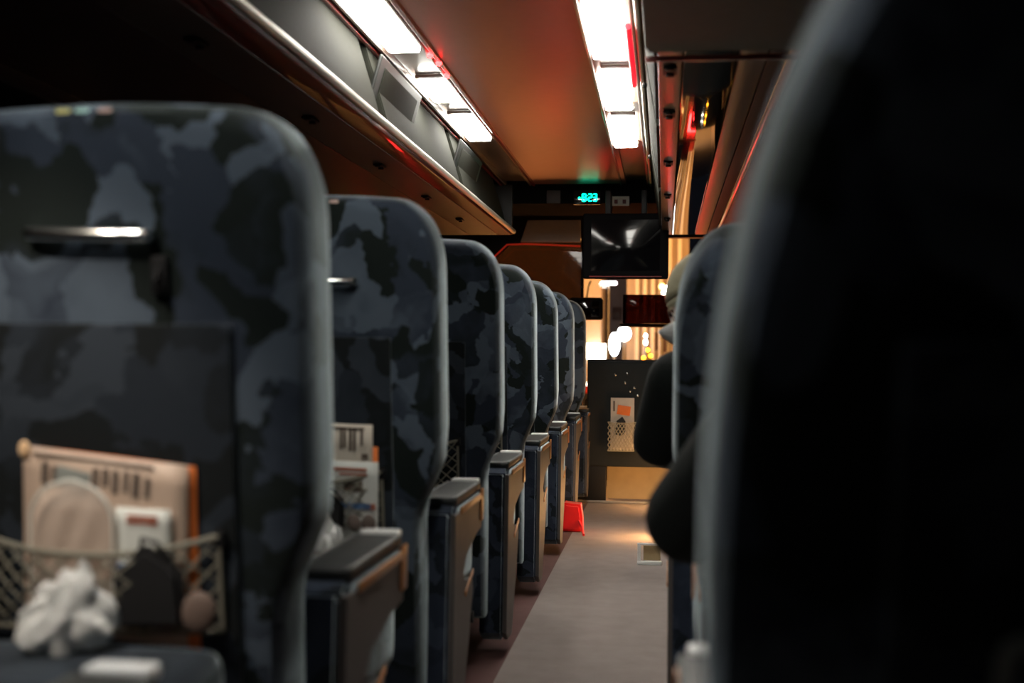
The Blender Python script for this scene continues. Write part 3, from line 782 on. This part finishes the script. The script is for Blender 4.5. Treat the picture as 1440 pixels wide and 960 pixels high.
    if mask:
        shell(lambda c: c.y < .035 or c.z > -.012, .088, (.82, 1.66, 1.24), 'face_mask', M['mask'])
        for s_ in (-1, 1):
            MB().tube([headc + f * .06 + rt * s_ * .052 - up * .02, headc + f * .0 + rt * s_ * .079 - up * .0], .0015, 5).build('mask_loop', M['mask'], body)
        for s_ in (-1, 1):
            c0 = headc + f * .098 + rt * s_ * .034 + up * .0
            MB().tube([c0 + (rt * math.cos(t) * .024 + up * math.sin(t) * .016) for t in [2 * math.pi * k / 16 for k in range(17)]], .0018, 5).build('glasses_rim', M['chrome'], body)
    return body
# passenger in the seat with the pale cap: slumped towards the aisle, face turned left
person('passenger in pale cap, white face mask and dark coat leaning into the aisle',
       (.25, 2.86, .52), (.17, 2.80, .80), (.110, 2.90, .988), (-.88, .18, -.40),
       (.035, 2.84, .79), (-.010, 2.92, .655), (.03, 3.16, .60),
       (.34, 2.80, .80), (.40, 2.92, .62), (.34, 3.14, .60), .4, True, True, 0)
# passenger in the reclined seat: only the padded elbow hangs into the aisle
person('passenger in dark jacket, elbow hanging into the aisle beside the huge blurred seat',
       (.31, 1.78, .56), (.30, 1.50, .80), (.32, 1.30, 1.00), (.05, .85, .5),
       (.14, 1.55, .77), (.038, 1.74, .622), (.10, 1.98, .615),
       (.46, 1.53, .78), (.50, 1.78, .63), (.44, 1.98, .60), .4, False, False, 0)

# ------------------------------------------------------------------ front of the bus
# partition with pocket
def pz(x, y, Y): return P(x, y, Y)
PY = 7.12
pl = P(826, 508, PY); pb = P(852, 656, PY); pf = P(852, 702, PY)
part = empty('partition', (-.0, PY, 0), 'dark grey partition panel at the front end of the aisle', 'partition')
MB().box(((pl.x + .58) / 2, .03, (pl.z + pb.z) / 2), (.58 - pl.x, .05, pl.z - pb.z), .012, seg=3).build('panel', M['partition'], part)
MB().box(((pl.x - .05 + pb.x) / 2, .04, pb.z / 2 + .01), (pb.x - pl.x + .05, .05, pb.z + .02), .004).build('foot_post', M['darkplastic'], part)
MB().tube([(pl.x, .03, pl.z), (.57, .03, pl.z)], .013, 10).build('top_rail', M['darkplastic'], part)
for (px, py) in ((865, 526), (882, 525), (879, 538), (892, 545), (886, 550), (897, 556)):
    q = P(px, py, PY - .01)
    MB().sphere((q.x, -.002, q.z), .0085, (1, .8, 1)).build('knob', M['chrome'], part)
ts = MB().box(((pb.x + .56) / 2, 7.30, pb.z / 2 + .03), (.56 - pb.x, .02, pb.z + .06)).build('riser', M['tan'])
tag(ts, 'tan metal step riser under the dark front partition', 'step riser')
tag(MB().box(((XL + .58) / 2, 7.06, .006), (.58 - XL, .03, .012), .003).build('floor_sill', M['metal']), 'thin metal sill strip across the end of the aisle floor', 'sill')
# pocket on partition
q0 = P(859, 559, PY - .02); q1 = P(892, 559, PY - .02); q2 = P(859, 632, PY - .02)
br = empty('brochure', (q0.x, PY - .018, q0.z), 'pale brochure with orange block in the net pocket of the front partition', 'brochure')
bw = q1.x - q0.x; bh = q0.z - q2.z
MB().box((bw / 2, .004, -bh / 2), (bw, .004, bh), .001).build('page', M['paper'], br)
MB().box((bw * .56, .0, -bh * .24), (bw * .56, .003, bh * .18), .0005, (0, 8, 0)).build('orange_block', M['orange'], br)
MB().box((bw * .14, .0, -bh * .16), (bw * .08, .003, bh * .20), .0005).build('side_text', M['ink'], br)
MB().prism([(bw * .18, -bh * .70), (bw * .26, -bh * .44), (bw * .50, -bh * .36), (bw * .64, -bh * .45), (bw * .62, -bh * .66), (bw * .45, -bh * .74)], 'y', -.006, -.002).build('dark_motif', M['pouch'], br)
nt_ = MB()
def npt(u, v):
    return (q0.x - .015 + u * (bw + .03) * (1 - .08 * (1 - v)) , PY - .030 - .018 * math.sin(math.pi * u) * math.sin(math.pi * (.2 + .6 * v)), q2.z - .005 + v * bh * .55 + .006 * math.sin(math.pi * u) * -v)
nt_.tube([npt(i / 8, 1) for i in range(9)], .003, 6).tube([npt(i / 8, 0) for i in range(9)], .003, 6)
for i in range(-5, 10):
    for dr in (1, -1):
        pts = []
        for j in range(11):
            v = j / 10; u = (i + v * 5 * dr + (0 if dr > 0 else 5)) / 8
            if 0 <= u <= 1: pts.append(npt(u, v))
        if len(pts) > 2: nt_.tube(pts, .0026, 5, cap=False)
npk = nt_.build('net_pocket', mat('pale_net', (.45, .40, .28), .8)); npk.parent = part; npk.matrix_parent_inverse = Matrix.Translation((0, -PY, 0))

# monitor
m0 = P(820, 300, 6.72); m1 = P(940, 392, 6.72); mw = m1.x - m0.x; mh = m0.z - m1.z
tv = empty('monitor', ((m0.x + m1.x) / 2, 6.72, m0.z), 'black boxy television monitor hanging over the end of the aisle', 'monitor')
MB().box((0, .02, -mh / 2), (mw, .05, mh), .014, seg=3).build('bezel', mat('bezel_black', (.007, .007, .008), .85, spec=.08), tv)
MB().prism([(.04, -.01), (.04, -mh + .01), (.36, -mh + .07), (.36, -.04)], 'x', -mw * .44, mw * .44, .01).build('tube_housing', M['blackmatte'], tv)
def scr(u, v): 
    x = (u - .5) * mw * .80; z = -mh * .10 - v * mh * .78
    return (x, -.006 - .012 * math.sin(math.pi * u) * math.sin(math.pi * v), z)
MB().grid(scr, 14, 12).build('screen', M['tvscreen'], tv)
MB().box((-.10, .12, .06), (.03, .20, .14), .004).box((.10, .12, .06), (.03, .20, .14), .004).build('bracket', M['darkplastic'], tv)
MB().tube([(-mw * .42, -.008, -mh + .012), (mw * .42, -.008, -mh + .012)], .003, 6).build('lower_trim', M['redtrim'], tv)

# clock
ck0 = P(812, 277, 7.0)
ck = empty('digital_clock', (ck0.x, 7.02, ck0.z), 'green glowing digital clock on the dark header above the monitor', 'clock')
MB().box((.055, .005, 0), (.16, .014, .085), .005).build('case', M['black'], ck)
SEG = {'8': 'abcdefg', '2': 'abged', '3': 'abgcd'}
def digit(mb, ch, x0, z0, w_, h_, t=.0072):
    h2 = h_ / 2
    S = {'a': (w_ / 2, h_, w_, t), 'g': (w_ / 2, h2, w_, t), 'd': (w_ / 2, 0, w_, t), 'f': (0, h_ * .75, t, h2), 'b': (w_, h_ * .75, t, h2), 'e': (0, h_ * .25, t, h2), 'c': (w_, h_ * .25, t, h2)}
    for c_ in SEG[ch]:
        x, z, a, b = S[c_]; mb.box((x0 + x, -.004, z0 + z), (a, .004, b), .001)
for ch, x0 in (('8', .028), ('2', .064), ('3', .092)):
    q = MB(); digit(q, ch, x0, -.021, .018, .040); q.build('digit', E['green'], ck)
MB().box((.055, -.004, -.010), (.005, .004, .006)).box((.055, -.004, .010), (.005, .004, .006)).box((.010, -.004, -.003), (.012, .004, .012), .002).build('colon', E['green'], ck)
sg = P(872, 282, 7.0)
sn = empty('status_sign', (sg.x, 7.02, sg.z), 'dim unlit status sign right of the green clock', 'sign')
MB().box((0, .004, 0), (.105, .014, .055), .003).build('case', M['frost'], sn)
for k in (-1, 1): MB().box((k * .024, -.005, -.004), (.020, .004, .024), .001).build('symbol', mat('dim_red_symbol', (.16, .03, .03), .5), sn)
lb = P(778, 276, 7.0)
tag(MB().box((0, 0, 0), (.08, .012, .075), .004).build('speaker_grille', mat('dim_grille', (.055, .05, .05), .6), loc=(lb.x, 7.02, lb.z)), 'faint grey square grille left of the green clock', 'speaker')
# glowing tubes imitating red reflections around the sign panel
def redline(pxs, Y, label, r=.010):
    tag(MB().tube([P(x, y, Y) for x, y in pxs], r, 8).build('red_reflection_line', E['redline']), label, 'strip lamp')
redline([(747, 288), (751, 292), (817, 294)], 7.62, 'glowing red line imitating a reflection above the grey sign panel', .012)
f0 = [(742, 309), (816, 309), (816, 340), (732, 340)]
pp = [P(x, y, 8.3) for x, y in f0]
tag(MB().prism([(p.x, p.z) for p in pp], 'y', 8.3, 8.34, .006).build('sign_panel', M['frost']), 'grey frosted sign panel between the two red lines', 'sign panel')
pp = [P(x, y, 8.5) for x, y in [(716, 338), (818, 338), (818, 424), (640, 424), (690, 366)]]
ss = tag(MB().prism([(p.x, p.z) for p in pp], 'y', 8.5, 8.512).build('sunshade', TINT), 'smoked brown sunshade across the left half of the windshield', 'sunshade')
MB().tube([P(x, y, 8.30) for x, y in [(694, 362), (713, 344), (740, 343), (816, 346)]], .006, 8).build('edge_reflection', E['redline'], ss)  # glowing tube imitates the reflected red along the sunshade edge
pp = [P(x, y, 8.25) for x, y in [(695, 305), (740, 309), (730, 341), (712, 343), (690, 364), (640, 420), (560, 420), (560, 300)]]
struct(MB().prism([(p.x, p.z) for p in pp], 'y', 8.36, 8.40).build('trim_21', M['blackmatte']))
# visor on the right, mirror
v0 = P(876, 414, 8.45); v1 = P(952, 455, 8.45)
vz = empty('sun_visor', (v0.x, 8.45, v0.z), 'dark red see-through sun visor on the windshield', 'sun visor')
MB().box(((v1.x - v0.x) / 2, 0, -(v0.z - v1.z) / 2), (v1.x - v0.x, .006, v0.z - v1.z), .002).build('visor_sheet', VISOR, vz)
MB().tube([(-.02, 0, v1.z - v0.z - .012), (v1.x - v0.x + .1, 0, v1.z - v0.z - .016)], .013, 8).tube([(.02, 0, v1.z - v0.z - .013), (.02, .44, v1.z - v0.z + .05)], .008, 8).build('visor_bar', M['blackmatte'], vz)
r0 = P(800, 418, 8.4); r1 = P(848, 450, 8.4)
mr = empty('rear_view_mirror', ((r0.x + r1.x) / 2, 8.4, (r0.z + r1.z) / 2), 'black rounded interior mirror at the middle post of the windshield', 'mirror')
MB().box((0, 0, 0), (r1.x - r0.x, .05, r0.z - r1.z), .03, seg=4).build('mirror_housing', M['darkplastic'], mr)
MB().box((0, -.026, 0), (r1.x - r0.x - .05, .004, r0.z - r1.z - .04), .002).build('mirror_glass', M['black'], mr)
MB().tube([(0, .02, .06), (0, .20, .16), (0, .49, .22)], .010, 8).build('mirror_arm', M['blackmatte'], mr)
# dashboard with instrument lamps (seen mirrored in the glossy rack strip)
db = empty('dashboard', (.2, 8.55, 0), 'dark driver dashboard with amber and white lamps under the windshield', 'dashboard')
MB().prism([(-.22, .0), (-.22, .44), (-.05, .56), (.22, .50), (.22, 0)], 'x', -.75, .36, .01).build('dash_body', M['blackmatte'], db)
MB().prism([(-.20, .45), (-.20, .90), (-.12, .96), (.05, .93), (.12, .45)], 'x', -.14, .33, .02).build('instrument_hood', M['blackmatte'], db)
for (px, py, mm, r_) in ((1003, 186, 'amber', .016), (1000, 210, 'amber', .016), (998, 225, 'amber', .016), (990, 207, 'dashw', .009), (986, 207, 'dashw', .008), (990, 222, 'dashw', .009), (985, 221, 'dashw', .008), (955, 204, 'tail', .007), (957, 214, 'tail', .009)):
    q = P(px, py, 8.34); MB().sphere((q.x - .2, -.215, 2 * RACKZ - q.z), r_, (1.2, .6, .9)).build('dash_lamp', E[mm], db)
# steering wheel for the driver
sw = MB().tube([(.30 + .21 * math.cos(t), 8.10 + .10 * math.sin(t), .62 + .17 * math.sin(t)) for t in [2 * math.pi * k / 28 for k in range(29)]], .014, 8)
# wheel stays below the partition's top edge
sw.tube([(.30, 8.10, .62), (.30, 8.16, 0.10)], .02, 8).tube([(.10, 8.10, .62), (.50, 8.10, .62)], .010, 8)
tag(sw.build('steering_wheel', M['blackmatte'], loc=(-.02, -.14, -.09)), 'black steering wheel behind the front partition', 'steering wheel')

# red bag on the floor at the end of the left row
c0 = P(806, 724, 5.88)
rb = empty('red_bag', (c0.x, 5.88, 0), 'bright red bag on the floor beside the farthest left seats', 'bag')
MB().prism([(-.052, .005), (.050, .005), (.048, .07), (.038, .135), (-.040, .142), (-.054, .08)], 'y', -.05, .06, .012).build('bag_body', M['redfab'], rb)
MB().tube([(.030, -.045, .06), (.048, -.062, .03), (.056, -.11, .006), (.062, -.15, .006)], .006, 8).build('strap', M['redfab'], rb)
# bright bracket loop and step lamp low on the right of the aisle
lp = P(896, 757, 5.0); lb_ = P(896, 786, 5.0)
ft = empty('foot_bracket', (-.10, 5.0, 0), 'bright metal foot bracket on the floor at the right of the aisle', 'bracket')
xa = lb_.x + .10
MB().box((xa + .008, 0, .043), (.014, .02, .086), .003).box((xa + .05, 0, .007), (.10, .03, .014), .003).box((xa + .045, 0, .083), (.09, .02, .008), .003).build('bracket_frame', M['cap'], ft)
MB().box((xa + .06, .02, .045), (.07, .012, .06), .003).build('lit_gap', M['tan'], ft)  # tan plate paints the orange light inside the bracket loop
def step_lamp(x, y, z, label):
    sl = empty('step_lamp', (x, y, z), label, 'step lamp')
    MB().box((.02, 0, 0), (.03, .20, .09), .006).box((.03, 0, -z / 2), (.012, .05, z), .002).build('lamp_housing', M['darkplastic'], sl)
    MB().box((.002, 0, 0), (.008, .16, .06), .003).build('lamp_lens', E['step'], sl)
step_lamp(.02, 5.75, .12, 'small warm step lamp low at the right side of the aisle')
step_lamp(.10, 6.85, .10, 'small warm lamp added out of view to brighten the tan riser at the front')  # hidden lamp, added only to brighten the riser

# ------------------------------------------------------------------ outside: the street ahead
struct(MB().box((0, 60, -1.10), (120, 130, .1)).build('street_ground', M['asphalt']))
GZ = -1.05
def facade(name, x0, x1, y, z1, m, label, depth=3.0, cols=None, wins=None):
    o = empty(name, ((x0 + x1) / 2, y, GZ), label, 'building')
    MB().box((0, depth / 2, (z1 - GZ) / 2), (x1 - x0, depth, z1 - GZ)).build('wall', m, o)
    for (cx, w_) in (cols or []):
        MB().box((cx - (x0 + x1) / 2, -.12, (z1 - GZ) / 2), (w_, .24, z1 - GZ), .02).build('pilaster', M['pilaster'], o)
    for (wx, wz, ww, wh, mm) in (wins or []):
        MB().box((wx - (x0 + x1) / 2, -.03, wz - GZ), (ww, .06, wh), .01).build('window', mm, o)
    return o
YO = 34.0
def ox(px, py=450): return P(px, py, YO)
xs = [ox(p).x for p in (896, 907, 918, 929, 941, 955)]
facade('corner_building', ox(881).x, ox(968).x, YO, 6.5, M['facade'], 'orange lit building with cream pilasters seen through the right of the windshield',
       cols=[(x, .11) for x in xs], wins=[(ox(924).x, ox(924, 480).z, .16, .5, M['shutter']), (ox(935).x, ox(935, 480).z, .14, .6, M['shutter']), (ox(913).x, 3.4, .2, .7, M['shutter'])])
facade('pink_building', ox(846).x, ox(880).x, YO + 4, 7.5, M['facade2'], 'pinkish grey building in the middle of the windshield', wins=[(ox(860).x, 2.2, .3, .4, M['shutter'])])
facade('shop_building', ox(560).x, ox(848).x, YO - 1, 5.0, M['facade'], 'warm lit shop building at the left of the windshield',
       wins=[(ox(800).x, 1.2, .8, .9, E['litwin']), (ox(740).x, 1.2, .8, .9, E['litwin']), (ox(680).x, 1.2, .8, .9, M['shutter'])])
sh = P(838, 494, YO - 1.2)
so = empty('light_box', (sh.x, sh.y, GZ), 'bright white shop light box at the bottom left of the windshield', 'light sign')
MB().box((0, 0, sh.z - GZ), (.54, .08, .42), .02).build('lit_face', E['shop'], so)
MB().box((0, .02, (sh.z - GZ - .2) / 2), (.3, .06, sh.z - GZ - .2), .01).build('stand', M['pole'], so)
def lampost(px, py, Y, rad, sc, m, label, name='street_lamp'):
    p = P(px, py, Y); o = empty(name, (p.x, Y, GZ), label, 'street lamp')
    MB().tube([(0, .0, 0), (0, .0, p.z - GZ)], .045, 10).build('pole', M['pole'], o)
    MB().sphere((0, -.05, p.z - GZ), rad, sc, 20, 14).build('globe', E[m], o)
lampost(878, 469, 31, .17, (1, 1, 1.1), 'globe', 'large round white street lamp in the middle of the windshield')
lampost(864, 484, 32, .14, (1, 1, 2.2), 'globe', 'tall white street lamp left of the large round one')
lampost(908, 472, 33, .045, (1, 1, 1.2), 'globe', 'upper small white street lamp before the pilasters')
lampost(908, 481, 32.4, .05, (1, 1, 1.4), 'globe', 'lower small white street lamp before the pilasters')
lampost(931, 403, 30, .075, (1, 1, 1), 'sodium', 'orange street lamp under the right corner of the monitor')
lampost(941, 411, 23, .13, (1.1, 1, 1), 'globe', 'white globe added as the glare beside the capped passenger face')  # globe added to imitate the white glint at the passenger's glasses
for (px, py, Y, s_) in ((893, 440, 30, 'left'), (902, 440, 30, 'right')): pass
f = P(856, 398, 27)
fl = empty('tube_sign', (f.x, 27, f.z), 'pinkish white fluorescent bar sign just under the monitor', 'light sign')
MB().box((0, 0, 0), (.36, .06, .075), .02).build('light_bar', E['fluo'], fl)
MB().tube([(0, .06, GZ - f.z), (0, .06, .04)], .02, 6).build('post', M['pole'], fl)
for (px, py, lab) in ((911, 492, 'upper amber lamp at the right bottom of the windshield'), (905, 503, 'lower left amber lamp at the right bottom of the windshield'), (915, 500, 'lower right amber lamp at the right bottom of the windshield')):
    p = P(px, py, 14)
    o = empty('warning_lamp', (p.x, 14, GZ), lab, 'warning lamp')
    MB().tube([(0, 0, 0), (0, 0, p.z - GZ)], .02, 8).build('post', M['pole'], o)
    MB().sphere((0, -.02, p.z - GZ), .024, (1, .7, 1)).build('lens', E['amber'], o)
# car ahead, its tail lamps just above the dashboard line
def car(x, y, label):
    o = empty('car', (x, y, GZ), label, 'car')
    prof = [(-.0, .30), (.0, .95), (.10, 1.02), (.55, 1.08), (.95, 1.48), (2.4, 1.50), (3.1, 1.05), (4.1, .92), (4.25, .35)]
    MB().prism(prof, 'x', -.85, .85, .05).build('body', M['carpaint'], o)
    MB().box((0, .70, 1.26), (1.35, .02, .34), .01, (-48, 0, 0)).build('rear_window', M['black'], o)
    for s_ in (-1, 1):
        MB().box((s_ * .66, -.02, .82), (.34, .06, .46), .05).build('tail_lamp', E['tail'], o)
        for yy in (.75, 3.4):
            MB().tube([(s_ * .70, yy, .32), (s_ * .88, yy, .32)], .32, 20).build('wheel', M['tyre'], o)
    MB().box((0, -.03, .55), (.5, .02, .14), .01).build('number_plate', M['cap'], o)
car(-.55, 16.4, 'car ahead of the bus with red tail lamps at the dashboard edge')

# street lights that do the lighting outside (sodium lamps of the street)
def sodium(x, y, z, e, label):
    o = empty('sodium_street_lamp', (x, y, GZ), label, 'street lamp')
    MB().tube([(0, 0, 0), (0, 0, z - GZ)], .06, 10).build('pole', M['pole'], o)
    MB().box((0, -.3, z - GZ), (.35, .8, .12), .04).build('lamp_head', M['pole'], o)
    d = bpy.data.lights.new('sodium', 'POINT'); d.energy = e * STREET_E; d.color = (1.0, .42, .12); d.shadow_soft_size = .25
    l = bpy.data.objects.new('lamp_light', d); COL.objects.link(l); l.parent = o; l.location = (0, -.4, z - GZ - .2)
sodium(-5.5, 28, 6.0, 9000, 'tall sodium street lamp left of the road, outside the bus')
sodium(4.2, 27, 6.0, 9000, 'tall sodium street lamp right of the road, outside the bus')
sodium(3.4, 13.5, 5.0, 21000, 'nearer sodium street lamp right of the road, outside the bus')
sodium(-3.8, 15.5, 5.0, 21000, 'nearer sodium street lamp left of the road, outside the bus')
